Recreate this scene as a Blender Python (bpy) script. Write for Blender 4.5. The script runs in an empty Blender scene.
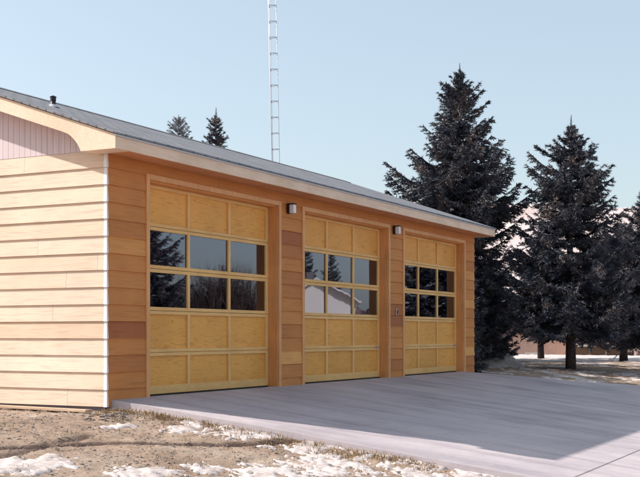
import bpy, bmesh, math, random
import numpy as np
from mathutils import Vector, noise, Matrix
C = bpy.context.scene.collection
random.seed(7)
PI = math.pi

# ------------------------------------------------------------------ materials
def mat(name, color=(.5,.5,.5), rough=.7, build=None, spec=.3, metal=0.0):
    m = bpy.data.materials.new(name); m.use_nodes = True
    nt = m.node_tree; b = nt.nodes['Principled BSDF']
    b.inputs['Base Color'].default_value = (*color, 1)
    b.inputs['Roughness'].default_value = rough
    b.inputs['Specular IOR Level'].default_value = spec
    b.inputs['Metallic'].default_value = metal
    if build: build(nt, b)
    return m
def N(nt, t, **kw):
    n = nt.nodes.new(t)
    for k, v in kw.items():
        if k.startswith('i_'):
            n.inputs[k[2:].replace('_', ' ')].default_value = v
        else: setattr(n, k, v)
    return n
def math_(nt, op, a, b=None):
    n = nt.nodes.new('ShaderNodeMath'); n.operation = op
    for i, v in enumerate((a, b)):
        if v is None: continue
        if isinstance(v, (int, float)): n.inputs[i].default_value = v
        else: nt.links.new(v, n.inputs[i])
    return n.outputs[0]
def coords(nt, scale=(1,1,1), kind='Object'):
    tc = N(nt, 'ShaderNodeTexCoord'); mp = N(nt, 'ShaderNodeMapping')
    mp.inputs['Scale'].default_value = scale
    nt.links.new(tc.outputs[kind], mp.inputs['Vector'])
    return mp.outputs[0]
def nz(nt, vec, scale, detail=4, rough=.55, dist=0):
    n = N(nt, 'ShaderNodeTexNoise'); n.inputs['Scale'].default_value = scale
    n.inputs['Detail'].default_value = detail; n.inputs['Roughness'].default_value = rough
    n.inputs['Distortion'].default_value = dist
    nt.links.new(vec, n.inputs['Vector']); return n.outputs['Fac']
def ramp(nt, fac, stops):
    r = N(nt, 'ShaderNodeValToRGB'); e = r.color_ramp.elements
    while len(e) < len(stops): e.new(.5)
    for el, (p, c) in zip(e, stops): el.position = p; el.color = (*c, 1)
    nt.links.new(fac, r.inputs['Fac']); return r.outputs['Color']
def mixc(nt, fac, a, b, mode='MIX'):
    n = N(nt, 'ShaderNodeMix'); n.data_type = 'RGBA'; n.blend_type = mode
    for i, v in ((0, fac), (6, a), (7, b)):
        if isinstance(v, (int, float)): n.inputs[i].default_value = v
        elif isinstance(v, tuple): n.inputs[i].default_value = (*v, 1)
        else: nt.links.new(v, n.inputs[i])
    return n.outputs[2]
def bump(nt, b, h, strength=.3, dist=.01):
    n = N(nt, 'ShaderNodeBump'); n.inputs['Strength'].default_value = strength
    n.inputs['Distance'].default_value = dist
    nt.links.new(h, n.inputs['Height']); nt.links.new(n.outputs[0], b.inputs['Normal'])

ROW = .2267
def cedar(axis, c1, c2, c3):
    """horizontal boards: hue differs from board to board, grain along the board"""
    LEN = 4.9 if axis == 'Y' else 4.45
    def f(nt, b):
        tc = N(nt, 'ShaderNodeTexCoord'); s = N(nt, 'ShaderNodeSeparateXYZ')
        nt.links.new(tc.outputs['Object'], s.inputs[0])
        row = math_(nt, 'FLOOR', math_(nt, 'DIVIDE', math_(nt, 'ADD', s.outputs['Z'], -.003), ROW))
        hs = N(nt, 'ShaderNodeTexWhiteNoise', noise_dimensions='1D'); nt.links.new(row, hs.inputs['W'])
        run = math_(nt, 'ADD', s.outputs[axis], math_(nt, 'MULTIPLY', hs.outputs['Value'], 7.3)) if axis == 'Y' else math_(nt, 'ADD', s.outputs[axis], 4.45-2.72)
        seg = math_(nt, 'FLOOR', math_(nt, 'DIVIDE', run, LEN))
        cb = N(nt, 'ShaderNodeCombineXYZ'); nt.links.new(row, cb.inputs[0]); nt.links.new(seg, cb.inputs[1])
        w = N(nt, 'ShaderNodeTexWhiteNoise', noise_dimensions='3D'); nt.links.new(cb.outputs[0], w.inputs['Vector'])
        col = ramp(nt, w.outputs['Value'], [(0, c1), (.3, c2), (.7, c2), (1, c3)])
        sc = (.6, .6, 14)
        v = coords(nt, sc)
        off = N(nt, 'ShaderNodeVectorMath', operation='ADD'); nt.links.new(v, off.inputs[0])
        nt.links.new(w.outputs['Color'], off.inputs[1])
        g = nz(nt, off.outputs[0], 3.5, 6, .6, .6)
        col = mixc(nt, .75, col, ramp(nt, g, [(.25, (.62,.56,.5)), (.5, (1,1,1)), (.75, (1.0,.92,.84))]), 'MULTIPLY')
        v2 = coords(nt, (1, 1, 1))
        st = nz(nt, v2, 1.2, 3)
        col = mixc(nt, .5, col, ramp(nt, st, [(.3, (.78,.76,.76)), (.6, (1,1,1))]), 'MULTIPLY')
        # butt joints between boards
        fr = math_(nt, 'FRACT', math_(nt, 'DIVIDE', run, LEN))
        jt = math_(nt, 'LESS_THAN', fr, .0006 if axis == 'Y' else .0012)
        col = mixc(nt, jt, col, (.03, .015, .01))
        nt.links.new(col, b.inputs['Base Color'])
        g2 = nz(nt, coords(nt, (3, 3, 90)), 3, 4)
        bump(nt, b, g2, .35, .004)
    return f
M = {}
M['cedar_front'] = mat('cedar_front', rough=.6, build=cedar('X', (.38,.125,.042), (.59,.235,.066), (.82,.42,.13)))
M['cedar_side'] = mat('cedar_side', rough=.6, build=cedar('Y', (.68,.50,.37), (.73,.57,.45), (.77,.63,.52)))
def wood(c1, c2, sc, bs=.2):
    def f(nt, b):
        g = nz(nt, coords(nt, sc), 3, 6, .6, .8)
        col = ramp(nt, g, [(.3, c1), (.7, c2)])
        st = nz(nt, coords(nt), 1.7, 3)
        col = mixc(nt, .6, col, ramp(nt, st, [(.35, (.8,.78,.74)), (.6, (1,1,1))]), 'MULTIPLY')
        nt.links.new(col, b.inputs['Base Color']); bump(nt, b, g, bs, .003)
    return f
M['fir_upright'] = mat('fir_upright', rough=.55, build=wood((.74,.42,.15), (.88,.56,.24), (14,14,.8)))
M['fir_rail'] = mat('fir_rail', rough=.55, build=wood((.74,.42,.15), (.88,.56,.23), (.8,14,14)))
M['casing'] = mat('casing', rough=.55, build=wood((.66,.32,.13), (.80,.44,.21), (12,12,.8)))
M['jamb'] = mat('jamb', rough=.55, build=wood((.66,.28,.09), (.80,.37,.14), (8,8,.7)))
def ply(nt, b):
    v = coords(nt, (1.1, 4, 7))
    g = nz(nt, v, 2.2, 5, .62, 2.2)
    col = ramp(nt, g, [(.25, (.52,.22,.055)), (.45, (.78,.375,.085)), (.6, (.83,.41,.10)), (.8, (.64,.29,.06))])
    r = nz(nt, coords(nt, (1, 1, 1)), .9, 2)
    col = mixc(nt, .55, col, ramp(nt, r, [(.35, (.8,.78,.7)), (.65, (1.05,1.05,1))]), 'MULTIPLY')
    s = N(nt, 'ShaderNodeSeparateXYZ'); tc = N(nt, 'ShaderNodeTexCoord'); nt.links.new(tc.outputs['Object'], s.inputs[0])
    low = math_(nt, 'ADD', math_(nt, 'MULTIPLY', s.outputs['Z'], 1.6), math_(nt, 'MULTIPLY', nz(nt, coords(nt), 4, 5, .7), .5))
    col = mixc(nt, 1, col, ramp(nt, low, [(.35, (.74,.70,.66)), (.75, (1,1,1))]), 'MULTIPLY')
    nt.links.new(col, b.inputs['Base Color']); bump(nt, b, g, .12, .002)
M['plywood'] = mat('plywood', rough=.5, build=ply)
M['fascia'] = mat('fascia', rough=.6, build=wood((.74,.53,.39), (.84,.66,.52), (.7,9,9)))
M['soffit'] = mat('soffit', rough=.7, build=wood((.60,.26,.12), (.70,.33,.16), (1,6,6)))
def grooved(nt, b):
    tc = N(nt, 'ShaderNodeTexCoord'); s = N(nt, 'ShaderNodeSeparateXYZ')
    nt.links.new(tc.outputs['Object'], s.inputs[0])
    g = nz(nt, coords(nt, (9, 9, .8)), 2, 5, .6, .4)
    col = ramp(nt, g, [(.3, (.58,.48,.51)), (.7, (.69,.59,.62))])
    fr = math_(nt, 'FRACT', math_(nt, 'DIVIDE', s.outputs['Y'], .1))
    gr = math_(nt, 'LESS_THAN', fr, .1)
    col = mixc(nt, gr, col, (.46,.37,.38)); nt.links.new(col, b.inputs['Base Color'])
    bump(nt, b, math_(nt, 'MULTIPLY', gr, -1), .8, .006)
M['grooved_ply'] = mat('grooved_ply', rough=.7, build=grooved)
def shingle(nt, b):
    v = coords(nt)
    br = N(nt, 'ShaderNodeTexBrick'); br.inputs['Scale'].default_value = 1
    br.inputs['Brick Width'].default_value = .31; br.inputs['Row Height'].default_value = .14
    br.inputs['Mortar Size'].default_value = .014
    br.inputs['Color1'].default_value = (.20,.20,.225,1); br.inputs['Color2'].default_value = (.28,.28,.30,1)
    br.inputs['Mortar'].default_value = (.10,.10,.12,1); nt.links.new(v, br.inputs['Vector'])
    n = nz(nt, v, 90, 3); n2 = nz(nt, v, 1.4, 4)
    col = mixc(nt, .7, br.outputs['Color'], ramp(nt, n, [(.3, (.7,.7,.72)), (.7, (1.25,1.25,1.25))]), 'MULTIPLY')
    col = mixc(nt, .6, col, ramp(nt, n2, [(.3, (.8,.8,.82)), (.7, (1.1,1.1,1.1))]), 'MULTIPLY')
    nt.links.new(col, b.inputs['Base Color']); bump(nt, b, n, .6, .006)
M['shingles'] = mat('shingles', rough=.9, build=shingle)
M['white_metal'] = mat('white_metal', (.72,.74,.80), .4)
M['galv'] = mat('galv', (.50,.51,.54), .45, metal=.3)
M['tower_metal'] = mat('tower_metal', (.50,.53,.58), .5, metal=.2)
M['tower_rung'] = mat('tower_rung', (.26,.28,.34), .6)
M['dark_metal'] = mat('dark_metal', (.03,.022,.03), .45)
M['lens'] = mat('lens', (.78,.80,.86), .25, spec=.5)
M['foundation'] = mat('foundation', (.16,.14,.15), .9)
M['interior'] = mat('interior', (.12,.075,.05), .9)
M['rubber'] = mat('rubber', (.03,.03,.03), .8)
def conc(nt, b):
    v = coords(nt)
    n1 = nz(nt, v, .55, 5, .6); n2 = nz(nt, v, 9, 5, .65); n3 = nz(nt, v, 120, 2)
    col = ramp(nt, n1, [(.3, (.36,.32,.345)), (.5, (.465,.41,.435)), (.7, (.53,.47,.49))])
    col = mixc(nt, .6, col, ramp(nt, n2, [(.3, (.86,.85,.86)), (.65, (1.04,1.04,1.04))]), 'MULTIPLY')
    # broom/wheel streaks and dampness running down the slope
    v2 = coords(nt, (1.9, .16, 1)); n4 = nz(nt, v2, 1.4, 5, .6, .5)
    col = mixc(nt, .8, col, ramp(nt, n4, [(.36, (.74,.73,.76)), (.55, (1,1,1)), (.7, (1.04,1.03,1.03))]), 'MULTIPLY')
    nt.links.new(col, b.inputs['Base Color']); bump(nt, b, n3, .25, .002)
M['concrete'] = mat('concrete', rough=.8, build=conc)
M['joint'] = mat('joint', (.10,.09,.10), .9)
def soil(nt, b):
    v = coords(nt)
    n1 = nz(nt, v, .9, 6, .6); n2 = nz(nt, v, 7, 6, .7); n3 = nz(nt, v, 45, 4, .7)
    col = ramp(nt, n1, [(.3, (.24,.17,.13)), (.5, (.34,.25,.195)), (.7, (.39,.31,.255))])
    col = mixc(nt, .85, col, ramp(nt, n2, [(.3, (.55,.5,.46)), (.5, (.95,.94,.92)), (.75, (1.25,1.22,1.2))]), 'MULTIPLY')
    col = mixc(nt, .6, col, ramp(nt, n3, [(.3, (.6,.58,.56)), (.7, (1.25,1.25,1.25))]), 'MULTIPLY')
    # darker soil colour along the rut lines (mesh attribute "wet")
    at = N(nt, 'ShaderNodeAttribute', attribute_name='dark_streak')
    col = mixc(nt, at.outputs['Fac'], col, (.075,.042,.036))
    nt.links.new(col, b.inputs['Base Color'])
    h = math_(nt, 'ADD', n2, math_(nt, 'MULTIPLY', n3, .5)); bump(nt, b, h, .7, .03)
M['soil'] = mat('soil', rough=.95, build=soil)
def snowf(nt, b):
    v = coords(nt); n = nz(nt, v, 14, 5, .65); n2 = nz(nt, v, 3, 5)
    col = ramp(nt, n, [(.3, (.42,.35,.33)), (.62, (.66,.60,.595))])
    col = mixc(nt, .5, col, ramp(nt, n2, [(.35, (.58,.50,.46)), (.6, (1,1,1))]), 'MULTIPLY')
    nt.links.new(col, b.inputs['Base Color']); bump(nt, b, n, .5, .02)
M['snow'] = mat('snow', rough=.6, build=snowf)
def needles(c1, c2, c3):
    def f(nt, b):
        n = nz(nt, coords(nt), 1.9, 4, .6)
        g = N(nt, 'ShaderNodeNewGeometry')
        n2 = nz(nt, coords(nt), 14, 2)
        col = ramp(nt, n, [(.3, c1), (.5, c2), (.72, c3)])
        col = mixc(nt, .7, col, ramp(nt, n2, [(.3, (.55,.55,.6)), (.7, (1.35,1.3,1.2))]), 'MULTIPLY')
        nt.links.new(col, b.inputs['Base Color'])
    return f
M['needles'] = mat('needles', rough=.7, spec=.15, build=needles((.034,.042,.070), (.085,.092,.118), (.25,.205,.195)))
M['needles_hazed'] = mat('needles_hazed', rough=.7, spec=.2, build=needles((.18,.20,.24), (.24,.26,.30), (.30,.31,.33)))  # distance haze painted into the needle colours of the far spruce
M['bark'] = mat('bark', rough=.95, build=wood((.045,.034,.036), (.10,.072,.064), (10,10,1.5), .9))
M['board'] = mat('board', rough=.8, build=wood((.45,.31,.22), (.60,.44,.32), (1,8,8)))
M['stucco'] = mat('stucco', rough=.9, build=wood((.50,.36,.31), (.58,.43,.38), (2,2,2)))
M['stucco_white'] = mat('stucco_white', (.74,.72,.68), .8)
M['roof_far'] = mat('roof_far', rough=.9, build=wood((.17,.12,.11), (.24,.18,.16), (3,3,3)))
M['roof_snow'] = mat('roof_snow', (.74,.71,.73), .8)
M['dry_grass'] = mat('dry_grass', (.26,.17,.085), .9)
M['stone'] = mat('stone', rough=.9, build=wood((.20,.155,.13), (.36,.29,.25), (5,5,5)))
def glassf():
    m = bpy.data.materials.new('door_glass'); m.use_nodes = True; nt = m.node_tree
    nt.nodes.remove(nt.nodes['Principled BSDF']); out = nt.nodes['Material Output']
    fr = N(nt, 'ShaderNodeFresnel'); fr.inputs['IOR'].default_value = 2.6
    gl = N(nt, 'ShaderNodeBsdfGlossy'); gl.inputs['Roughness'].default_value = .015
    gl.inputs['Color'].default_value = (.80,.82,1,1)
    tr = N(nt, 'ShaderNodeBsdfTransparent'); tr.inputs['Color'].default_value = (.55,.55,.6,1)
    n = nz(nt, coords(nt), 1.6, 2); bp = N(nt, 'ShaderNodeBump'); bp.inputs['Strength'].default_value = .03
    bp.inputs['Distance'].default_value = .02
    nt.links.new(n, bp.inputs['Height']); nt.links.new(bp.outputs[0], gl.inputs['Normal'])
    mx = N(nt, 'ShaderNodeMixShader'); nt.links.new(fr.outputs[0], mx.inputs[0])
    nt.links.new(tr.outputs[0], mx.inputs[1]); nt.links.new(gl.outputs[0], mx.inputs[2])
    nt.links.new(mx.outputs[0], out.inputs['Surface']); return m
M['glass'] = glassf()
M['far_wood'] = mat('far_wood', (.20,.15,.145), .95)

# ------------------------------------------------------------------ helpers
def link(name, me, m=None, parent=None, loc=None):
    o = bpy.data.objects.new(name, me); C.objects.link(o)
    if m is not None:
        for x in (m if isinstance(m, (list, tuple)) else [m]): me.materials.append(x)
    if parent: o.parent = parent
    if loc: o.location = loc
    return o
def tag(o, label=None, cat=None, group=None, kind=None):
    for k, v in (('label', label), ('category', cat), ('group', group), ('kind', kind)):
        if v: o[k] = v
    return o
def thing(name, loc, label, cat, group=None, rz=0):
    e = bpy.data.objects.new(name, None); C.objects.link(e); e.location = loc
    e.rotation_euler = (0, 0, rz); e.empty_display_size = .3
    return tag(e, label, cat, group)
class MB:
    def __init__(s): s.bm = bmesh.new()
    def box(s, x0, x1, y0, y1, z0, z1, bev=0):
        c = Vector(((x0+x1)/2, (y0+y1)/2, (z0+z1)/2))
        r = bmesh.ops.create_cube(s.bm, size=1)
        for v in r['verts']:
            v.co = Vector((v.co.x*(x1-x0), v.co.y*(y1-y0), v.co.z*(z1-z0))) + c
        if bev:
            es = list({e for v in r['verts'] for e in v.link_edges})
            bmesh.ops.bevel(s.bm, geom=es, offset=bev, segments=1, affect='EDGES')
        return s
    def prism(s, pts, axis, a, b):
        """polygon pts in the two remaining axes extruded along axis from a to b"""
        def mk(p, t):
            return {'x': (t, p[0], p[1]), 'y': (p[0], t, p[1]), 'z': (p[0], p[1], t)}[axis]
        A = [s.bm.verts.new(mk(p, a)) for p in pts]; B = [s.bm.verts.new(mk(p, b)) for p in pts]
        n = len(pts)
        s.bm.faces.new(A); s.bm.faces.new(B[::-1])
        for i in range(n): s.bm.faces.new((A[i], A[(i+1) % n], B[(i+1) % n], B[i]))
        return s
    def tube(s, pts, r0, r1=None, n=8):
        r1 = r0 if r1 is None else r1
        pts = [Vector(p) for p in pts]; prev = None; k = len(pts)
        for i, p in enumerate(pts):
            d = (pts[min(i+1, k-1)] - pts[max(i-1, 0)]).normalized()
            u = d.orthogonal().normalized() if abs(d.z) < .9 else Vector((1, 0, 0)).cross(d).normalized()
            w = d.cross(u); r = r0 + (r1-r0)*i/max(1, k-1)
            ring = [s.bm.verts.new(p + (u*math.cos(2*PI*j/n) + w*math.sin(2*PI*j/n))*r) for j in range(n)]
            if prev:
                for j in range(n): s.bm.faces.new((prev[j], prev[(j+1) % n], ring[(j+1) % n], ring[j]))
            else: s.bm.faces.new(ring[::-1])
            prev = ring
        s.bm.faces.new(prev); return s
    def build(s, name, m, parent=None, smooth=False, loc=None):
        bmesh.ops.recalc_face_normals(s.bm, faces=s.bm.faces)
        me = bpy.data.meshes.new(name); s.bm.to_mesh(me); s.bm.free()
        if smooth:
            for p in me.polygons: p.use_smooth = True
        return link(name, me, m, parent, loc)

# ------------------------------------------------------------------ terrain
def ss(a, b, x):
    t = min(1, max(0, (x-a)/(b-a))); return t*t*(3-2*t)
def hbase(x, y):
    k = .12 - .05*ss(14, 26, x)
    z = -.06
    if y < 0: z -= k*min(-y, 9.5)
    z -= 2.6*ss(42, 95, x)
    return z
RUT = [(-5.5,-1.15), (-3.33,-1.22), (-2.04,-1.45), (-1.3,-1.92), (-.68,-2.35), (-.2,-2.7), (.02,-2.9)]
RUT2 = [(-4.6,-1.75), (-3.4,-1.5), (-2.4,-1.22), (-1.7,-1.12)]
def polydist(x, y, L):
    best = 9
    for (ax, ay), (bx, by) in zip(L, L[1:]):
        dx, dy = bx-ax, by-ay
        t = max(0, min(1, ((x-ax)*dx+(y-ay)*dy)/(dx*dx+dy*dy)))
        best = min(best, math.hypot(x-ax-t*dx, y-ay-t*dy))
    return best
def micro(x, y):
    v = Vector((x, y, 0))
    a = noise.fractal(v*1.1, .9, 2.1, 4) * .022 + noise.fractal(v*6.5+Vector((3, 1, 0)), .8, 2.1, 3) * .012
    return a
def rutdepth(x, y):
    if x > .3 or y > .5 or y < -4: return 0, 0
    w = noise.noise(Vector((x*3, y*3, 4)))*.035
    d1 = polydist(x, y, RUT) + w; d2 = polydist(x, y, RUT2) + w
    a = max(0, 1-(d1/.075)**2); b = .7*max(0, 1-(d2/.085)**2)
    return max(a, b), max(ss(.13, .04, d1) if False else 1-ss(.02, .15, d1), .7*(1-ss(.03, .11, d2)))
def gz(x, y):
    z = hbase(x, y)
    near = 1 if (-7 < x < 1.2 and -9 < y < 3) else 0
    if near or (14 < x < 45 and -9 < y < 12):
        z += micro(x, y)*(1 if near else 1.6)
    if near:
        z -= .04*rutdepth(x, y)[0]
        if y < .1: z += .06*math.exp(-((x-.05)/.35)**2)*ss(-.0, -.6, -abs(y)) if False else .06*math.exp(-((x-.05)/.35)**2)*ss(.05, .6, -y)*1.4
        # low clod mound near the corner
        z += .07*math.exp(-((x+.45)**2/.06 + (y+.45)**2/.05))
    # snow-covered rise beyond the spruces
    return z
def lines(a, b, segs):
    out = []
    for s, e, st in segs:
        n = max(1, round((e-s)/st)); out += [s+(e-s)*i/n for i in range(n)]
    out.append(segs[-1][1]); return out
xs = lines(0, 0, [(-900,-100,200), (-100,-12,11), (-12,-5,.5), (-5,1.2,.045), (1.2,14,.8), (14,46,.35), (46,130,6), (130,1200,120)])
ys = lines(0, 0, [(-900,-100,200), (-100,-14,10), (-14,-7,.5), (-7,1.9,.045), (1.9,12,.4), (12,60,5), (60,150,20), (150,1200,150)])
V = []; dark_streak = []
for y in ys:
    for x in xs:
        V.append((x, y, gz(x, y))); dark_streak.append(rutdepth(x, y)[1] if (-7 < x < .3 and -4 < y < .5) else 0)
nx = len(xs)
Fc = [(j*nx+i, j*nx+i+1, (j+1)*nx+i+1, (j+1)*nx+i) for j in range(len(ys)-1) for i in range(nx-1)]
me = bpy.data.meshes.new('ground'); me.from_pydata(V, [], Fc)
a = me.attributes.new('dark_streak', 'FLOAT', 'POINT'); a.data.foreach_set('value', dark_streak)
for p in me.polygons: p.use_smooth = True
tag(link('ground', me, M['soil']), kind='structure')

# driveway: concrete slab following the slope, with thickness
def dz(x, y): return hbase(x, y) + .15 if y < 0 else .09
def xright(y): return 14.35 + .93*(-y) if y > -9.5 else 23.2 + (-y-9.5)*.5
def xleft(y): return .08 + .05*math.sin(-y*.9) - .012*y*0
yl = [.02] + [-.35*i for i in range(1, 40)]
dv = []; df = []; nX = 48
for y in yl:
    a0, b0 = xleft(y), xright(min(y, 0))
    for i in range(nX+1):
        x = a0 + (b0-a0)*(i/nX)**1.15
        fade = .15 - .13*ss(13.2, 15.5, x - (xright(min(y,0))-14.35))
        dv.append((x, y, hbase(x, min(y, 0)) + fade))
nb = len(dv)
dv += [(x, y, z-.14) for x, y, z in dv]
w = nX+1
for j in range(len(yl)-1):
    for i in range(nX):
        q = (j*w+i, (j+1)*w+i, (j+1)*w+i+1, j*w+i+1); df.append(q)
    df.append((j*w, j*w+nb, (j+1)*w+nb, (j+1)*w)); k = j*w+nX
    df.append((k, k+w, k+w+nb, k+nb))
for i in range(nX):
    j = (len(yl)-1)*w+i
    df.append((i, i+1, i+1+nb, i+nb)); df.append((j+1, j, j+nb, j+1+nb))
me = bpy.data.meshes.new('driveway'); me.from_pydata(dv, [], df)
tag(link('driveway', me, M['concrete']), kind='structure')
# sawn joints: thin recessed-looking strips 4 mm above the slab
def dzt(x, y):
    f = .15 - .13*ss(13.2, 15.5, x - (xright(min(y,0))-14.35)); return hbase(x, min(y,0)) + f
jb = bmesh.new()
def strip(p, q, wd=.012):
    n = max(2, int(math.dist(p, q)/.35)); L = []
    dx, dy = q[0]-p[0], q[1]-p[1]; l = math.hypot(dx, dy); ox, oy = -dy/l*wd/2, dx/l*wd/2
    for i in range(n+1):
        t = i/n; x = p[0]+dx*t; y = p[1]+dy*t; z = max(dzt(x, y), dzt(x+.05, y), dzt(x-.05, y)) + .005
        L.append((jb.verts.new((x+ox, y+oy, z)), jb.verts.new((x-ox, y-oy, z))))
    for a_, b_ in zip(L, L[1:]): jb.faces.new((a_[0], a_[1], b_[1], b_[0]))
for x in (5.05, 9.5): strip((x, -.02), (x+.0, -13))
for y in (-6.1, -12.2): strip((.2, y), (xright(y)-.2, y), .010)
me = bpy.data.meshes.new('driveway_joints'); jb.to_mesh(me); jb.free()
tag(link('driveway_joints', me, M['joint']), kind='structure')

# snow: thin real drifts lying on the soil, one uncountable mass
SN = [(-3.75,-1.95,.62,.30,1.25), (-4.5,-1.8,.6,.3,1.2), (-.92,-.90,.34,.13,1.05), (-.28,-1.45,.34,.16,.95), (-.15,-2.0,.36,.5,.85),
      (.0,-3.0,.4,.7,.85), (-3.07,-2.85,.5,.22,1.05), (-2.3,-3.05,.4,.25,.85), (-1.7,-3.55,.6,.4,.95), (-.6,-3.7,.7,.5,.82), (.0,-4.7,.6,.9,.80), (-.8,-5.3,.8,.8,.8),
      (-.5,-6.5,.8,.8,.9)]
def snowmask(x, y):
    m = 0
    for cx, cy, rx, ry, s in SN:
        d = ((x-cx)/rx)**2 + ((y-cy)/ry)**2
        if d < 4: m = max(m, s*(1-.5*d))
    if m <= 0: return -1
    n = noise.fractal(Vector((x*3.4, y*3.4, 7)), .7, 2.1, 6)
    n2 = noise.fractal(Vector((x*13, y*13, 2)), .7, 2.1, 3)
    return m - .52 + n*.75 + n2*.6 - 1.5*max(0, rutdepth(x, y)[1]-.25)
def grid_snow(x0, x1, y0, y1, st, fn, top, vs, fs):
    nxx = int((x1-x0)/st); nyy = int((y1-y0)/st); idx = {}
    val = {}
    for j in range(nyy+1):
        for i in range(nxx+1):
            val[i, j] = fn(x0+i*st, y0+j*st)
    def vid(i, j):
        if (i, j) not in idx:
            x, y = x0+i*st, y0+j*st; m = val[i, j]
            idx[i, j] = len(vs); vs.append((x, y, gz(x, y) + (-.012 if m <= 0 else min(top, .004+m*.05))))
        return idx[i, j]
    for j in range(nyy):
        for i in range(nxx):
            if max(val[i, j], val[i+1, j], val[i, j+1], val[i+1, j+1]) > 0:
                fs.append((vid(i, j), vid(i+1, j), vid(i+1, j+1), vid(i, j+1)))
vs, fs = [], []
grid_snow(-6, .05, -7.5, -.3, .03, snowmask, .016, vs, fs)
def far_snow(x, y):
    # broken crust between the driveway edge and the trees, and an open field beyond them
    if x < xright(min(y, 0)) + .5: return -1
    n = noise.fractal(Vector((x*1.3, y*1.3, 3)), .9, 2.1, 5)
    f = noise.fractal(Vector((x*.18, y*.18, 9)), .9, 2.1, 3)
    if 31 < x < 46: return .35*min(1, min(x-31, 46-x)/2) + f*.5 + n*.2 - .08
    return n*.6 + f*.25 - .12
grid_snow(14.6, 45.8, -8.8, 11.8, .2, far_snow, .06, vs, fs)
me = bpy.data.meshes.new('snow_patches'); me.from_pydata(vs, [], fs)
for p in me.polygons: p.use_smooth = True
tag(link('snow_patches', me, M['snow']), 'thin melting snow patches lying on the bare soil', 'snow', kind='stuff')
# snow heap beyond the far corner
vs, fs = [], []
def heap_fn(cx, cy, rx, ry, hh, sd):
    n = 26; base = len(vs)
    for j in range(n+1):
        for i in range(n+1):
            x = cx + (i/n*2-1)*rx; y = cy + (j/n*2-1)*ry
            d = ((x-cx)/rx)**2 + ((y-cy)/ry)**2
            hgt = hh*max(0, 1-d)**.7*(1+.5*noise.fractal(Vector((x*1.5, y*1.5, sd)), .9, 2, 4)) if d < 1 else -.1
            vs.append((x, y, gz(x, y) + hgt - .02))
    for j in range(n):
        for i in range(n):
            fs.append((base+j*(n+1)+i, base+j*(n+1)+i+1, base+(j+1)*(n+1)+i+1, base+(j+1)*(n+1)+i))
heap_fn(22.5, 2.2, 1.0, .8, .36, 5)
me = bpy.data.meshes.new('snow_heap'); me.from_pydata(vs, [], fs)
for p in me.polygons: p.use_smooth = True
tag(link('snow_heap', me, M['snow']), 'low grey snow heap beyond the far corner of the garage', 'snow heap')

# pebbles and clods, uncountable
pv, pf = [], []
rnd = random.Random(3)
def clod(x, y, r):
    z = gz(x, y); b = len(pv); n = 5
    rot = rnd.random()*6
    for k, (hh, rr) in enumerate(((-.2, 1), (.35, .85))):
        for i in range(n):
            a_ = rot + 2*PI*i/n + k*.4; q = r*rr*rnd.uniform(.7, 1.2)
            pv.append((x+math.cos(a_)*q, y+math.sin(a_)*q, z+hh*r*rnd.uniform(.7, 1.2)))
    pv.append((x, y, z+r*.6))
    for i in range(n):
        i2 = (i+1) % n
        pf.append((b+i, b+i2, b+n+i2, b+n+i)); pf.append((b+n+i, b+n+i2, b+2*n))
for _ in range(9000):
    x = rnd.uniform(-5.2, .02); y = rnd.uniform(-6.5, -.02 if x > -.2 else 1.6)
    if y > -.1 and x > -.12: continue
    nn = noise.noise(Vector((x*1.5, y*1.5, 8)))
    if nn < -.1 and rnd.random() < .7: continue
    clod(x, y, rnd.choice((.006, .008, .012, .016, .024 if rnd.random() < .4 else .01)))
for _ in range(60):
    clod(rnd.gauss(-.42, .14), rnd.gauss(-.42, .12), rnd.uniform(.02, .05))
me = bpy.data.meshes.new('loose_stones'); me.from_pydata(pv, [], pf)
tag(link('loose_stones', me, M['stone']), 'small stones and clods scattered over the soil', 'stones', kind='stuff')
# dry grass
gv, gf = [], []
def tuft(x, y, n, hh, spread):
    for _ in range(n):
        a_ = rnd.random()*2*PI; px = x+rnd.gauss(0, spread); py = y+rnd.gauss(0, spread)
        if px > .04: continue
        z = gz(px, py); l = hh*rnd.uniform(.5, 1.2); ln = rnd.uniform(.3, 1.1)
        dx, dy = math.cos(a_), math.sin(a_); wd = .0035
        b = len(gv)
        gv.extend([(px-dy*wd, py+dx*wd, z-.01), (px+dy*wd, py-dx*wd, z-.01),
                   (px+dx*l*ln*.5+dy*wd*.6, py+dy*l*ln*.5-dx*wd*.6, z+l*.7), (px+dx*l*ln*.5-dy*wd*.6, py+dy*l*ln*.5+dx*wd*.6, z+l*.7),
                   (px+dx*l*ln, py+dy*l*ln, z+l*.85)])
        gf.extend([(b, b+1, b+2, b+3), (b+3, b+2, b+4)])
for _ in range(150):
    t = rnd.random(); y = -.15 - 4.5*t; tuft(-.12+rnd.gauss(0, .1)-.15*t*0, y, 16, .06, .05)
for _ in range(60): tuft(rnd.uniform(-5, -.2), rnd.uniform(-4.5, 1.2), 9, .05, .06)
for _ in range(14): tuft(rnd.gauss(-.4, .15), rnd.gauss(-.4, .15), 16, .08, .05)
me = bpy.data.meshes.new('dry_grass'); me.from_pydata(gv, [], gf)
tag(link('dry_grass', me, M['dry_grass']), 'short dry brown grass along the edge of the concrete', 'grass', kind='stuff')
# board lying in the dirt
pl = MB(); pl.box(-1.1, 1.1, -.07, .07, 0, .035, .004)
o = pl.build('wooden_board', M['board']); o.location = (-.36, 1.12, gz(-.4, .9)+.02); o.rotation_euler = (.03, -.012, math.radians(91))
tag(o, 'pale weathered board lying on the soil along the gable wall', 'board')

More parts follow.
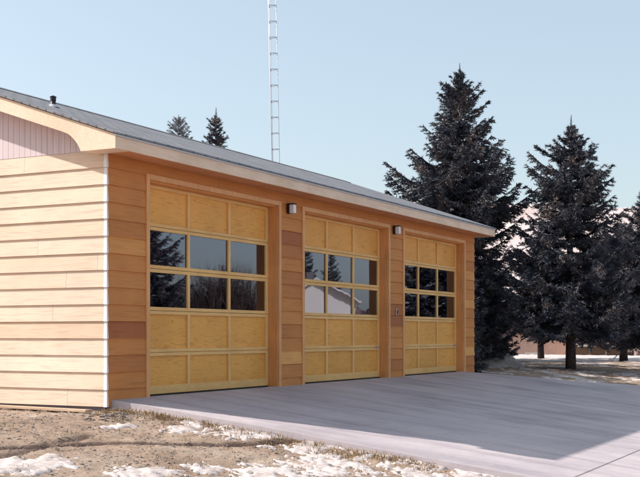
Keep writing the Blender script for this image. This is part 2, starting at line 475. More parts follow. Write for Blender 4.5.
# ------------------------------------------------------------------ the garage
L = 14.15; RY = 3.65; DEP = 7.3; EAVE = 3.53; SL = .34; OH = .41; GH = .35; WT = .18
RIDGE = EAVE + (RY+OH)*SL
def rz_(y): return EAVE + (y+OH)*SL if y <= RY else RIDGE - (y-RY)*SL
garage = thing('garage', (0, 0, 0), 'long low garage with orange cedar siding, three wooden overhead doors and a grey shingled roof', 'garage')
TOP = 15*ROW
doors = [(.92, 4.56), (5.46, 9.05), (9.86, 13.42)]
DT = 3.12; DB = .1; CAS = .075
def lap_front(mb, x0, x1, z0, z1):
    """lap courses on the wall plane y=0 facing -y, clipped to z0..z1"""
    k = int(z0/ROW+1e-6)
    while k*ROW < z1-1e-4:
        a_, b_ = max(z0, k*ROW), min(z1, (k+1)*ROW)
        fa = .018*(1-(a_-k*ROW)/ROW)+.003; fb = .018*(1-(b_-k*ROW)/ROW)+.003
        mb.prism([(-fa, a_), (-fb, b_), (.02, b_), (.02, a_)], 'x', x0, x1); k += 1
mb = MB()
segs = [(0, doors[0][0]-CAS)] + [(doors[i][1]+CAS, doors[i+1][0]-CAS) for i in (0, 1)] + [(doors[2][1]+CAS, L)]
for a_, b_ in segs: lap_front(mb, a_, b_, .0, DT+CAS)
for a_, b_ in [(0, L)]: lap_front(mb, a_, b_, DT+CAS, TOP-.04)
mb.build('front_siding', M['cedar_front'], garage)
mb = MB()
for k in range(15):
    z0 = k*ROW; z1 = z0+ROW
    mb.prism([(-.024, z0), (-.004, z1), (.02, z1), (.02, z0)], 'y', .0, DEP)
mb.build('gable_siding', M['cedar_side'], garage)
# metal corner caps, one per course
mb = MB()
for k in range(15):
    z0 = k*ROW-.004; z1 = z0+ROW+.002
    for (dx, dy, s) in ((0, 0, 0),):
        b0, b1 = .026, .007
        vs_ = [(-b0, -b0+.004, z0), (-b0, .035, z0), (.012, -b0+.004, z0), (-b1, -b1, z1), (-b1, .035, z1), (.012, -b1, z1)]
        vv = [mb.bm.verts.new(p) for p in vs_]
        wv = [mb.bm.verts.new((p[0]+.006, p[1]+.006, p[2])) for p in vs_]
        for A in (vv,): mb.bm.faces.new((A[1], A[0], A[3], A[4])); mb.bm.faces.new((A[0], A[2], A[5], A[3]))
        mb.bm.faces.new((vv[0], vv[1], wv[1], wv[0])); mb.bm.faces.new((vv[0], wv[0], wv[2], vv[2]))
mb.build('corner_cap', M['white_metal'], garage)
# wall core (studs/sheathing) : front with openings, back, far gable, near gable
mb = MB()
for a_, b_ in [(.022, doors[0][0]-.02), (doors[0][1]+.02, doors[1][0]-.02), (doors[1][1]+.02, doors[2][0]-.02), (doors[2][1]+.02, L-.02)]:
    mb.box(a_, b_, .021, WT, -.3, DT+.02)
mb.box(.022, L-.02, .021, WT, DT+.021, 3.34)
mb.box(.022, L-.02, DEP-WT, DEP-.02, -.3, 3.36)
for xx in (.022, L-WT): mb.box(xx, xx+WT-.022, WT+.001, DEP-WT-.001, -.3, 3.36)
for xx in (.05, L-WT):
    mb.prism([(.1, 3.37), (DEP-.1, 3.37), (RY, RIDGE-.16)], 'x', xx, xx+.1)
mb.build('wall', M['interior'], garage)
mb = MB(); mb.box(-.004, L+.004, DEP-.02, DEP+.01, 0, TOP); mb.box(L-.02, L+.012, .0, DEP-.021, 0, TOP)
mb.build('rear_cladding', M['cedar_side'], garage)
mb = MB(); mb.box(WT+.01, L-WT-.01, .25, DEP-WT-.01, -.05, .08); mb.build('floor', M['concrete'], garage)
mb = MB(); mb.box(WT, L-WT, WT, DEP-WT, 3.362, 3.40); mb.build('ceiling', M['interior'], garage)
mb = MB(); mb.box(.004, .02, .03, DEP-.02, -.3, -.002); mb.build('foundation', M['foundation'], garage)
# grooved gable panel above the lap siding
for x0, x1 in ((-.008, .045), (L-.02, L+.01)):
    mb = MB(); mb.prism([(.0, TOP+.002), (DEP, TOP+.002), (DEP, rz_(DEP)-.05), (RY, RIDGE-.07), (0, rz_(0)-.07)], 'x', x0, x1)
    mb.build('gable_panel', M['grooved_ply'], garage)
# roof shingles
mb = MB()
ov = .035
y0, y1 = -OH-.03, DEP+OH+.03
for sgn in (0, 1):
    ya = y0 if sgn == 0 else y1
    za = EAVE - .03*SL
    # slab of shingles
    mb.prism([(ya, za+.004), (RY, RIDGE+.004), (RY, RIDGE+.034), (ya, za+.026)], 'x', -GH-ov, L+GH+ov)
roof = mb.build('roof', M['shingles'], garage)
mb = MB()
for k in range(1):
    mb.prism([(RY-.15, RIDGE-.15*SL+.035), (RY, RIDGE+.036), (RY+.15, RIDGE-.15*SL+.035), (RY+.15, RIDGE-.15*SL+.045), (RY, RIDGE+.052), (RY-.15, RIDGE-.15*SL+.045)], 'x', -GH-ov-.01, L+GH+ov+.01)
mb.build('ridge_cap', M['shingles'], roof)
mb = MB(); mb.prism([(-OH+.03, EAVE-.01), (RY, RIDGE-.02), (DEP+OH-.03, EAVE-.01), (DEP+OH-.03, EAVE-.04), (RY, RIDGE-.05), (-OH+.03, EAVE-.04)], 'x', -GH+.03, L+GH-.03)
mb.build('roof_deck', M['soffit'], roof)
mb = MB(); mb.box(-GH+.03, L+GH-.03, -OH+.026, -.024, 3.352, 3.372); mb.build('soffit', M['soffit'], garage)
mb = MB()
x = -GH+.002; cuts = [-GH, 4.9, 9.7, L+GH]
for a_, b_ in zip(cuts, cuts[1:]): mb.box(a_+.002, b_-.002, -OH, -OH+.025, 3.345, EAVE-.008, .003)
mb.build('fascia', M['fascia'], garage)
mb = MB(); mb.box(-GH, L+GH, DEP+OH-.025, DEP+OH, 3.345, EAVE-.008); mb.build('fascia', M['fascia'], garage)
mb = MB(); mb.box(-GH-.012, L+GH+.012, -OH-.018, -OH-.003, EAVE-.03, EAVE-.008); mb.build('drip_edge', M['galv'], roof)
# rake boards with curved eave return
def rake(x0, x1, flip):
    pts = [(-OH-.002, 3.342), (-OH-.002, EAVE-.008), (RY, RIDGE-.006), (RY, RIDGE-.206)]
    ylo = .36
    pts.append((ylo+.12, rz_(ylo+.12)-.2))
    p0 = Vector((ylo, rz_(ylo)-.205)); p1 = Vector((.20, rz_(.2)-.26)); p2 = Vector((.15, 3.342))
    for i in range(9):
        t = i/8; q = p0*(1-t)**2 + p1*2*t*(1-t) + p2*t*t; pts.append((q.x, q.y))
    if flip: pts = [(2*RY-a_, b_) for a_, b_ in pts]
    m_ = MB(); m_.prism(pts, 'x', x0, x1); return m_.build('rake_board', M['fascia'], garage)
rake(-GH, -GH+.03, 0); rake(-GH, -GH+.03, 1); rake(L+GH-.03, L+GH, 0); rake(L+GH-.03, L+GH, 1)
# return block closing the eave box at the gable
mb = MB(); mb.box(-GH+.032, -.03, -OH+.027, .14, 3.346, 3.352+.02); mb.build('eave_return', M['fascia'], garage)
# vent pipe on the roof
vx, vy = 1.32, 2.05
vz = rz_(vy)+.03
mb = MB(); mb.tube([(vx, vy, vz-.05), (vx, vy, vz+.09)], .04, n=14)
vp = mb.build('vent_pipe', M['dark_metal'], roof, True)
mb = MB(); mb.tube([(vx, vy, vz+.09), (vx, vy, vz+.135)], .045, n=14); mb.tube([(vx, vy, vz+.145), (vx, vy, vz+.165)], .055, .02, n=14)
mb.build('cap', M['dark_metal'], vp)
mb = MB(); mb.tube([(vx, vy, vz-.02), (vx, vy, vz+.03)], .10, .05, n=14); mb.build('flashing', M['galv'], vp)

# garage doors
REC = .165
for di, (xa, xb) in enumerate(doors):
    fr = MB()
    # casing (outer trim) proud of the siding
    fr.box(xa-CAS, xa, -.034, .03, DB-.06, DT+CAS, .004)
    fr.box(xb, xb+CAS, -.034, .03, DB-.06, DT+CAS, .004)
    fr.box(xa+.001, xb-.001, -.034, .03, DT, DT+CAS, .004)
    f_ = fr.build('door_casing', M['casing'], garage)
    jm = MB()
    jm.box(xa-.018, xa+.02, .031, REC+.06, DB-.06, DT); jm.box(xb-.02, xb+.018, .031, REC+.06, DB-.06, DT)
    jm.box(xa+.021, xb-.021, .031, REC+.06, DT-.02, DT+.018)
    jm.build('jamb', M['jamb'], f_)
    A, B = xa+.024, xb-.024
    H5 = (DT-.02-DB)/5
    door = MB()
    # plywood panels set back
    y_ = REC
    door.box(A, B, y_+.030, y_+.036, DB+.005, DB+2*H5-.01)
    door.box(A, B, y_+.030, y_+.036, DB+4*H5+.01, DT-.025)
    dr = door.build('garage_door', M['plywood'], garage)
    st = .085; inner = (B-A-2*st)/3; mid = .062
    xs_ = [A, A+st+inner-mid/2, A+st+2*inner-mid/2, B-st]; ws = [st, mid, mid, st]
    for x_, w_ in zip(xs_, ws):
        stl = MB(); stl.box(x_+.004, x_+w_-.004, y_+.02, y_+.04, DB+.004, DT-.026)
        for s_ in range(5):
            stl.box(x_, x_+w_, y_, y_+.044, DB+s_*H5+.003, DB+(s_+1)*H5-.003, .003)
        stl.build('stile', M['fir_upright'], dr)
    rl = MB()
    for s_ in range(5):
        z0 = DB+s_*H5+.003; z1 = DB+(s_+1)*H5-.003
        lo = .12 if s_ == 0 else .05; hi = .05
        for a_, w_, b2 in zip(xs_, ws, xs_[1:]):
            rl.box(a_+w_+.0005, b2-.0005, y_+.002, y_+.042, z0, z0+lo, .003)
            rl.box(a_+w_+.0005, b2-.0005, y_+.002, y_+.042, z1-hi, z1, .003)
    rl.build('rail', M['fir_rail'], dr)
    for s_ in (2, 3):
        for a_, w_, b2 in zip(xs_, ws, xs_[1:]):
            g_ = MB(); z0 = DB+s_*H5
            g_.box(a_+w_-.004, b2+.004, y_+.026, y_+.029, z0+.045, z0+H5-.045)
            g_.build('window_pane', M['glass'], dr)
    hd = MB()
    hx = A+.045 if di == 0 else B-.14
    hd.box(hx-.03, hx+.03, y_-.006, y_-.0005, DB+H5-.09+.06, DB+H5+.0, .002)
    hd.tube([(hx-.05, y_-.006, DB+H5+.02), (hx-.05, y_-.04, DB+H5+.02), (hx+.05, y_-.04, DB+H5+.02), (hx+.05, y_-.006, DB+H5+.02)], .008, n=6)
    hd.build('handle', M['galv'], dr)
    sl = MB(); sl.box(A, B, y_+.005, y_+.04, DB-.012, DB+.002); sl.build('bottom_seal', M['rubber'], dr)

# wall lamps
def lamp(x, label):
    t = thing('wall_lamp', (x, -.022, 3.09), label, 'lamp', 'wall lamps between the garage doors'); t.scale = (.85, .85, .85)
    m_ = MB(); m_.box(-.058, .058, -.055, 0, -.09, .09, .004); m_.box(-.064, .064, -.165, -.002, .0905, .112, .004)
    m_.build('housing', M['dark_metal'], t)
    m_ = MB(); m_.box(-.054, .054, -.158, -.0555, -.085, .089, .01); m_.build('lamp_shade', M['lens'], t)
    return t
lamp(4.88, 'small black and white wall lamp between the first and second door')
lamp(9.32, 'small black and white wall lamp between the second and third door')
# electrical outlet/keyhole on the pier
t = thing('wall_outlet', (9.44, -.021, 1.42), 'small dark outlet box on the siding between the two far doors', 'outlet')
m_ = MB(); m_.box(-.04, .04, -.02, 0, -.06, .06, .004); m_.build('box', M['galv'], t)
m_ = MB(); m_.box(-.025, .025, -.027, -.0205, -.045, .045, .002); m_.build('cover', M['dark_metal'], t)

# ------------------------------------------------------------------ antenna tower
tw = thing('antenna_tower', (19.25, 8.3, gz(19.2, 8.4)), 'tall thin pale steel lattice antenna tower rising behind the garage roof', 'tower')
side = .28; Ht = 16.0
vd = Vector((.8685, .4966)).normalized(); rt = Vector((vd.y, -vd.x))
legs = [rt*(-side*.43), rt*(side*.43) , rt*(-side*.32)+vd*side*.86]
for i, lg in enumerate(legs):
    m_ = MB(); m_.tube([(lg.x, lg.y, 0), (lg.x, lg.y, Ht)], .012 if i else .017, n=6); m_.build('leg', M['tower_metal'], tw, True)
z = .3
while z < Ht:
    m_ = MB()
    for a_, b_ in ((0, 1), (1, 2), (2, 0)):
        p, q = legs[a_], legs[b_]
        m_.tube([(p.x, p.y, z), (q.x, q.y, z)], .011, n=5)
    m_.build('rung', M['tower_rung'], tw)
    z += .505
tw.rotation_euler = Matrix.Rotation(math.radians(1.2), 3, Vector((-vd.x, -vd.y, 0))).to_euler()

# ------------------------------------------------------------------ trees
def spruce(name, loc, H, prof, label, seed, trunk_r=.16, clear=.9, dens=1.0, mats=('needles', 'bark'), group='spruce trees beyond the garage', sparse=1.0, parts=True):
    rg = np.random.default_rng(seed)
    t = thing(name, (loc[0], loc[1], gz(*loc)-.03), label, 'tree', group)
    tr = MB(); k = 12; pts = []
    for i in range(k+1):
        s_ = i/k; pts.append((math.sin(s_*5+seed)*.03*H/8, math.cos(s_*4+seed)*.03*H/8, s_*H*.97))
    tr.tube([(p[0]*min(1, i), p[1]*min(1, i), p[2]) for i, p in enumerate(pts)], trunk_r, .012, n=9)
    tr.build('trunk', M[mats[1]], t, True)
    hs = [p[0]*H for p in prof][::-1]; rs = [p[1] for p in prof][::-1]    # prof: depth fraction from top -> radius (m)
    def R(z):
        d = (H-z)/H
        return float(np.interp(d, [p[0] for p in prof], [p[1] for p in prof]))
    tris = []; bv = []; bf = []
    z = clear; major = True
    while z < H-.35:
        d = (H-z)/H
        nb_ = int(round((9 if d > .25 else 6)*dens*rg.uniform(.85, 1.2))) if major else int(round(6*dens))
        a0 = rg.uniform(0, 2*PI)
        for i in range(max(3, nb_)):
            az = a0 + 2*PI*i/nb_ + rg.normal(0, .22)
            zz = z + rg.normal(0, .05)
            r = R(min(zz, H-.05))*(rg.uniform(.78, 1.1) if major else rg.uniform(.4, .72))
            # lobes in the outline
            r *= 1 + .16*math.sin(az*3+zz*1.7+seed)
            r = max(.06, r)
            up = np.interp(d, [0, .1, .35, .7, 1], [1.1, .75, .28, .02, -.15]) + rg.normal(0, .07)
            n = 9; s = np.linspace(0, 1, n)
            rad = s*r
            zc = zz + rad*math.tan(up)*(1-.25*s) - .16*r*np.sin(s*PI)*(1 if d > .2 else .3) + .10*r*s**3
            bend = rg.normal(0, .10)*r*s**2
            P_ = np.stack([np.cos(az)*rad - np.sin(az)*bend, np.sin(az)*rad + np.cos(az)*bend, zc], 1)
            # wood
            b0 = len(bv); rr0 = .008 + .010*r
            for q in range(n):
                rr = rr0*(1-s[q]*.85)
                for kk in range(3):
                    a3 = 2*PI*kk/3
                    bv.append((P_[q, 0]-math.sin(az)*math.cos(a3)*rr, P_[q, 1]+math.cos(az)*math.cos(a3)*rr, P_[q, 2]+math.sin(a3)*rr))
            for q in range(n-1):
                for kk in range(3):
                    k2 = (kk+1) % 3; bf.append((b0+q*3+kk, b0+q*3+k2, b0+q*3+3+k2, b0+q*3+3+kk))
            # side twigs
            nt_ = max(2, int(r/.07*sparse))
            ts = np.sort(rg.uniform(.12, 1.0, nt_*2))
            side_ = np.where(rg.random(nt_*2) < .5, -1., 1.)
            base = np.stack([np.interp(ts, s, P_[:, c]) for c in range(3)], 1)
            ang = az + side_*rg.uniform(.45, 1.15, nt_*2)
            ln = np.clip((.04 + .12*min(1, r) + .40*r*(1-ts)**.8*.75), .04, .55)*rg.uniform(.7, 1.2, nt_*2)
            dr_ = np.stack([np.cos(ang), np.sin(ang), rg.normal(-.10, .13, nt_*2) + .35*(d < .2)], 1)
            step = .045
            m_ = np.maximum(2, (ln/step).astype(int))
            rep = np.repeat(np.arange(nt_*2), m_)
            pos = np.concatenate([np.arange(q)/q for q in m_])
            cb = base[rep] + dr_[rep]*(pos*ln[rep])[:, None]
            cb[:, 2] -= .10*(pos*ln[rep])**2/.3
            # main axis needles too
            ts2 = np.linspace(.2, 1, max(3, int(r/.05)))
            mb2 = np.stack([np.interp(ts2, s, P_[:, c]) for c in range(3)], 1)
            ax2 = np.tile([math.cos(az), math.sin(az), 0], (len(ts2), 1))
            cb = np.concatenate([cb, mb2]); ax = np.concatenate([dr_[rep], ax2])
            for _k in range(4):
                cnt = len(cb)
                rnd3 = rg.normal(0, .55, (cnt, 3)); dirn = ax + rnd3
                dirn /= np.linalg.norm(dirn, axis=1)[:, None]
                perp = np.cross(dirn, rg.normal(0, 1, (cnt, 3))); perp /= np.linalg.norm(perp, axis=1)[:, None]+1e-6
                l_ = rg.uniform(.07, .13, cnt)[:, None]; w_ = rg.uniform(.011, .021, cnt)[:, None]
                tris.append(np.stack([cb-perp*w_, cb+perp*w_, cb+dirn*l_], 1))
        if H < 20: z += np.interp(d, [0, .15, .4, 1], [.10, .15, .20, .23])*rg.uniform(.8, 1.2)*(1 if sparse >= .8 else 1.6)
        major = not major
    # leader shoot
    zs = np.arange(H-.8, H+.05, .01); m3 = len(zs)
    cb = np.stack([np.full(m3, pts[-1][0]), np.full(m3, pts[-1][1]), zs], 1)
    for _k in range(3):
        dirn = np.tile([0, 0, .55], (m3, 1)) + rg.normal(0, .6, (m3, 3)); dirn[:, 2] = np.abs(dirn[:, 2]); dirn /= np.linalg.norm(dirn, axis=1)[:, None]
        perp = np.cross(dirn, rg.normal(0, 1, (m3, 3))); perp /= np.linalg.norm(perp, axis=1)[:, None]+1e-6
        tris.append(np.stack([cb-perp*.008, cb+perp*.008, cb+dirn*(.03+.10*(H+.05-zs)/.7)[:, None]], 1))
    T = np.concatenate(tris).reshape(-1, 3); nT = len(T)//3
    me = bpy.data.meshes.new('crown')
    bV = np.array(bv); nB = len(bV)
    allv = np.concatenate([T, bV])
    me.vertices.add(len(allv)); me.vertices.foreach_set('co', allv.astype(np.float32).ravel())
    nq = len(bf)
    loops = np.concatenate([np.arange(nT*3), (np.array(bf)+nT*3).ravel()]).astype(np.int32)
    starts = np.concatenate([np.arange(nT)*3, nT*3+np.arange(nq)*4]).astype(np.int32)
    tot = np.concatenate([np.full(nT, 3), np.full(nq, 4)]).astype(np.int32)
    me.loops.add(len(loops)); me.loops.foreach_set('vertex_index', loops)
    me.polygons.add(nT+nq); me.polygons.foreach_set('loop_start', starts)
    mi = np.concatenate([np.zeros(nT), np.ones(nq)]).astype(np.int32)
    me.materials.append(M[mats[0]]); me.materials.append(M[mats[1]])
    me.polygons.foreach_set('material_index', mi)
    me.update(calc_edges=True); me.validate()
    link('crown', me, None, t)
    return t
P1 = [(0, .03), (.04, .10), (.08, .32), (.12, .62), (.18, .85), (.25, 1.05), (.33, 1.4), (.40, 1.95), (.47, 2.35), (.51, 2.35), (.55, 1.6), (.7, 1.7), (1, 1.6)]
P2 = [(0, .03), (.05, .08), (.09, .2), (.12, .38), (.19, .85), (.27, 1.2), (.40, 1.4), (.5, 1.8), (.62, 2.05), (.75, 2.2), (1, 2.0)]
spruce('spruce_tree', (21.9, 3.3), 9.55, P1, 'tallest dark spruce rising behind the far end of the garage roof', 11, .17, .8, 1.15)
spruce('spruce_tree', (22.0, -.25), 7.65, P2, 'dark spruce with bare lower trunk beside the far edge of the driveway', 23, .165, 1.35, 1.1)
spruce('spruce_tree', (32.4, .5), 5.4, [(0,.05),(.1,.5),(.3,1.4),(.6,2.1),(1,2.2)], 'spruce at the right edge of the photo, its trunk behind the one by the driveway', 37, .17, 1.5, .9)
spruce('spruce_tree', (26.6, -1.6), 5.9, [(0,.05),(.1,.4),(.3,1.2),(.6,1.8),(1,1.9)], 'brownish spruce cut off by the right edge of the photo', 41, .15, 1.2, 1.0)
PQ = [(0,.05),(.1,.3),(.4,.7),(1,.95)]
PN = [(0,.05),(.1,.3),(.4,.9),(1,1.5)]
BP = [(0,.05),(.1,.5),(.3,1.4),(.6,2.2),(1,2.6)]
spruce('spruce_tree', (30.5, 6.9), 5.2, BP, 'low bushy spruce in the gap between the two big spruces', 51, .15, .3, 1.0)
spruce('spruce_tree', (34.5, 4.4), 5.0, BP, 'spruce far back, left of the bare trunk near the driveway', 55, .15, 1.6, .9)
spruce('spruce_tree', (27.5, 7.6), 5.6, BP, 'spruce pressed behind the far corner of the garage', 58, .15, .2, 1.0)
PF = [(0,.05),(.1,.35),(.25,.9),(.5,1.5),(1,2.4)]
spruce('spruce_tree', (25.9, 15), 9.95, PF, 'darker of the two spruce tips above the roof, left of the antenna tower', 61, .15, 4, .9, sparse=.8)
spruce('spruce_tree', (46, 30.7), 14.6, [(0,.05),(.08,.6),(.2,1.3),(.5,2.3),(1,3)], 'faint pale sparse spruce tip above the left part of the roof', 67, .15, 7, .75, mats=('needles_hazed', 'tower_metal'), sparse=.8)
spruce('spruce_tree', (17.6, 5.6), 4.1, BP, 'unseen spruce added behind the garage to cast shade', 81, .15, .3, .8)  # added out of sight to shade the strip past the driveway
spruce('spruce_tree', (16.9, 3.4), 4.3, [(0,.05),(.1,.4),(.3,1.0),(.6,1.5),(1,1.7)], 'low unseen spruce added behind the far end of the garage to cast shade', 83, .15, .3, .8)  # another added shade caster for the far strip
spruce('spruce_tree', (20.0, 4.6), 5.3, PN, 'narrow unseen spruce added behind the far roof slope to cast shade', 84, .15, .3, 1.0)  # added below the roofline, shades the far strip
spruce('spruce_tree', (19.2, 2.4), 3.9, PQ, 'small dark spruce added close against the far end wall of the garage to cast shade', 86, .12, .2, 1.0)  # added to deepen the shade on the far strip
spruce('spruce_tree', (16.6, 1.6), 3.7, PQ, 'young spruce added behind the far end wall of the garage to cast shade', 88, .1, .2, 1.2)  # added so its shadow falls on the far strip
spruce('spruce_tree', (17.7, 2.9), 4.1, PQ, 'young unseen spruce added behind the end of the roof to cast shade', 89, .1, .2, 1.2)  # added out of view, only its shadow on the strip matters
spruce('spruce_tree', (24.5, 5.6), 5.2, BP, 'spruce behind the far end of the garage, boughs down to the ground', 85, .15, .1, 1.2)
spruce('spruce_tree', (29.5, 5.0), 4.4, [(0,.05),(.3,.7),(.6,1.1),(1,1.2)], 'low dark spruce just right of the garage corner, behind the snow heap', 87, .15, .5, 1.2)
# across the street: what the door windows reflect
for (x, y, H_, sd, pr, lb) in [(29.9,-7.6,8.5,71,PN,'spruce across the driveway reflected in the far door'), (30.8,-6.2,8,73,BP,'spruce behind the others reflected in the far door'),
        (62.1,-30.0,10.2,75,PN,'left narrow spruce reflected in the middle door'), (24.9,-17.2,7.0,77,BP,'spruce across the driveway reflected in the near door'), (63.9,-28.9,9.6,79,PN,'right narrow spruce reflected in the middle door')]:
    spruce('spruce_tree', (x, y), H_, pr, lb, sd, .15, .4, .8, group='spruce trees across the driveway', sparse=.8)
# bare tree across the street
bt = thing('bare_tree', (34.5, -20.0, gz(34.5, -20.0)), 'bare leafless tree across the driveway', 'tree')
tb = MB(); rb = random.Random(9); br = MB()
tb.tube([(0, 0, 0), (.05, .02, 1.2), (-.03, .05, 2.4)], .14, .09)
def grow(p, d, l, r, dep):
    q = p + d*l; m_ = p + d*l*.5 + Vector((rb.gauss(0, .05), rb.gauss(0, .05), 0))*l
    br.tube([p, m_, q], r, r*.6, 5)
    if dep == 0: return
    for _ in range(3):
        nd = (d + Vector((rb.gauss(0, .5), rb.gauss(0, .5), rb.gauss(.1, .3)))).normalized(); grow(q, nd, l*.72, r*.6, dep-1)
for _ in range(2): grow(Vector((-.03, .05, 2.35)), Vector((rb.gauss(0, .5), rb.gauss(0, .5), 1)).normalized(), 1.1, .06, 3)
tb.build('trunk', M['bark'], bt, True); br.build('branches', M['bark'], bt)

# ------------------------------------------------------------------ houses beyond
def house(loc, rz, w, d, hw, hr, label, wallm, roofm, trim='stucco_white'):
    t = thing('house', loc, label, 'house', None, rz)
    m_ = MB(); m_.box(-w/2, w/2, -d/2, d/2, 0, hw)
    for s_ in (-1, 1):
        m_.prism([(-d/2, hw+.001), (d/2, hw+.001), (0, hw+hr)], 'x', s_*w/2 - (.1 if s_ > 0 else 0), s_*w/2 + (.1 if s_ < 0 else 0))
    m_.build('wall', M[wallm], t)
    m_ = MB(); e = .4
    m_.prism([(-d/2-e, hw-e*hr/(d/2)), (0, hw+hr), (d/2+e, hw-e*hr/(d/2)), (d/2+e, hw-e*hr/(d/2)+.12), (0, hw+hr+.14), (-d/2-e, hw-e*hr/(d/2)+.12)], 'x', -w/2-e, w/2+e)
    rf = m_.build('roof', M[roofm], t)
    m_ = MB(); m_.box(w*.2, w*.2+.5, .3, .8, hw+hr*.5, hw+hr+.6); m_.build('chimney', M['foundation'], rf)
    for x_ in (-w*.3, 0, w*.32):
        m_ = MB(); m_.box(x_-.6, x_+.6, -d/2-.03, -d/2-.005, hw*.35, hw*.78); f_ = m_.build('window', M[trim], t)
        m_ = MB(); m_.box(x_-.5, x_+.5, -d/2-.035, -d/2-.0305, hw*.39, hw*.74); m_.build('pane', M['interior'], f_)
    for s_ in (-1,):
        m_ = MB(); m_.box(-w/2-.03, -w/2-.005, -.6, .6, hw*.35, hw*.78); f_ = m_.build('window', M[trim], t)
        m_ = MB(); m_.box(-w/2-.035, -w/2-.0305, -.5, .5, hw*.39, hw*.74); m_.build('pane', M['interior'], f_)
    return t
house((70.7, 15.7, -2.4), math.radians(16), 8, 5.2, 2.7, 1.5, 'distant low house with pale roof seen under the boughs, left of the bare trunk', 'stucco', 'roof_snow')
house((66, 9.9, -2.2), math.radians(-74), 3.4, 4, 3.2, 1.0, 'distant pinkish shed wall seen between the two spruce trunks', 'stucco', 'roof_far')
house((58.9, -27.4, -1.6), math.radians(152.6), 6, 5.2, 4.9, 1.4, 'white gabled house across the driveway, reflected in the middle door', 'stucco_white', 'roof_snow')
# leafless hedge across the driveway
hv, hf = [], []; rh = random.Random(4)
for _ in range(5000):
    t = rh.random(); x = 27.5 + 3.6*t + rh.gauss(0, .5); y = -23 + 6.8*t + rh.gauss(0, .5); z = gz(x, y)
    l = rh.uniform(3.2, 5.0)*(.9+.15*math.sin(t*9)); dx, dy = rh.gauss(0, .3), rh.gauss(0, .3); b = len(hv); w_ = .02
    hv += [(x-w_, y, z), (x+w_, y+w_, z), (x+dx+w_, y+dy, z+l*.6), (x+dx-w_, y+dy, z+l*.6), (x+dx*2, y+dy*2, z+l)]
    hf += [(b, b+1, b+2, b+3), (b+3, b+2, b+4)]
me = bpy.data.meshes.new('hedge'); me.from_pydata(hv, [], hf)
tag(link('hedge', me, M['bark']), 'leafless brown hedge across the driveway, reflected in the near door', 'hedge')

# snow-dusted bluff far behind the trees
hx, hy = [], []
hV = []; nxh, nyh = 90, 40
ux = Vector((.948, .319)); uy = Vector((-.319, .948)); cc = Vector((371.7, 119.8))
for j in range(nyh+1):
    for i in range(nxh+1):
        u_ = -600 + 1200*i/nxh; d_ = -190 + 380*j/nyh
        n_ = noise.fractal(Vector((u_/90, d_/60, 3)), .9, 2.1, 5)
        z = 51*math.exp(-(u_/300)**2)*math.exp(-(d_/85)**2)*(1+.06*n_) + n_*1.2 - 4
        p = cc + ux*d_ + uy*u_; hV.append((p.x, p.y, z))
hF = [(j*(nxh+1)+i, j*(nxh+1)+i+1, (j+1)*(nxh+1)+i+1, (j+1)*(nxh+1)+i) for j in range(nyh) for i in range(nxh)]
def bluff(nt, b):
    n = nz(nt, coords(nt), .05, 6, .65)
    col = ramp(nt, n, [(.38, (.44,.35,.335)), (.55, (.54,.45,.445)), (.7, (.60,.52,.52))]); nt.links.new(col, b.inputs['Base Color'])
M['bluff'] = mat('bluff', rough=.95, build=bluff)
me = bpy.data.meshes.new('hills'); me.from_pydata(hV, [], hF)
for p in me.polygons: p.use_smooth = True
tag(link('hills', me, M['bluff']), kind='structure')

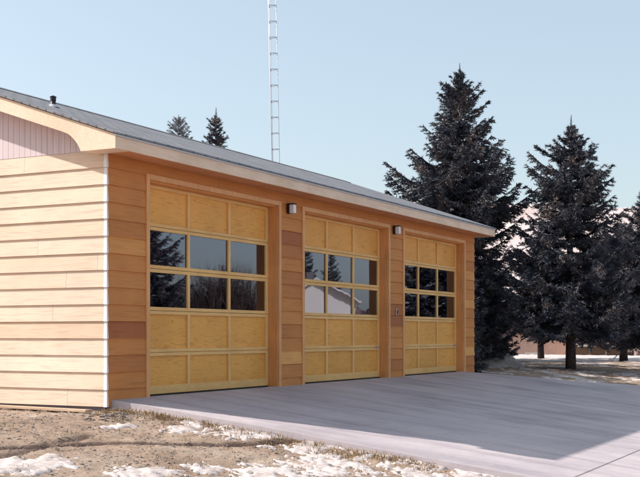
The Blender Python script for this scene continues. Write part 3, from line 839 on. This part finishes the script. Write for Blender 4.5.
# far wood on the horizon
vs, fs = [], []; rg = random.Random(5)
fv = []
def blob(x, y, z0, w_, h_):
    for _ in range(70):
        a_ = rg.random()*2*PI; u = rg.random()**.5; zz = rg.random()
        r_ = w_*u*(1-zz*.6); cx, cy, cz = x+math.cos(a_)*r_, y+math.sin(a_)*r_, z0+zz*h_
        s_ = rg.uniform(.4, 1.0); b = len(vs)
        for k_ in range(3): vs.append((cx+rg.gauss(0, s_), cy+rg.gauss(0, s_), cz+rg.gauss(0, s_)))
        fs.append((b, b+1, b+2))
for i in range(260):
    a_ = math.radians(-70 + 110*i/260); r_ = rg.uniform(180, 230)
    blob(-12+r_*math.cos(a_), -9.5+r_*math.sin(a_), -3, rg.uniform(3, 5), rg.uniform(5, 10))
me = bpy.data.meshes.new('distant_wood'); me.from_pydata(vs, [], fs)
tag(link('distant_wood', me, M['far_wood']), 'distant bare wood along the horizon', 'wood', kind='stuff')

# ------------------------------------------------------------------ light
sc = bpy.context.scene
sd = Vector((.385, -1, -.80)).normalized()            # direction the light travels
elev = math.asin(-sd.z); az = math.atan2(-sd.x, -sd.y)   # azimuth from +Y towards +X
sl_ = bpy.data.lights.new('sun', 'SUN'); sl_.energy = 4.2; sl_.angle = math.radians(.55); sl_.color = (1, .93, .84)
so = bpy.data.objects.new('sun', sl_); C.objects.link(so); so.rotation_euler = sd.to_track_quat('-Z', 'Y').to_euler()
so.location = (0, 0, 30)
w = bpy.data.worlds.new('World'); sc.world = w; w.use_nodes = True; nt = w.node_tree
bg = nt.nodes['Background']; sky = nt.nodes.new('ShaderNodeTexSky'); sky.sky_type = 'NISHITA'
sky.sun_disc = False; sky.sun_elevation = elev; sky.sun_rotation = az
sky.air_density = 1.0; sky.dust_density = 3.0; sky.ozone_density = 1.0; sky.altitude = 300
nt.links.new(mixc(nt, .40, sky.outputs[0], (3.85, 4.35, 4.25)), bg.inputs['Color']); bg.inputs['Strength'].default_value = .115

cam = bpy.data.cameras.new('camera'); co = bpy.data.objects.new('camera', cam); C.objects.link(co)
cam.sensor_width = 36; cam.lens = 1139/640*36; cam.shift_y = 96.5/640
cam.clip_start = .1; cam.clip_end = 4000
co.location = (-12.05, -9.48, .95); co.rotation_euler = (PI/2, 0, math.atan2(.4631, .8863)-PI/2)
sc.camera = co
sc.view_settings.view_transform = 'Standard'; sc.view_settings.look = 'None'
sc.view_settings.gamma = 1; sc.view_settings.exposure = .85; sc.view_settings.use_curve_mapping = False
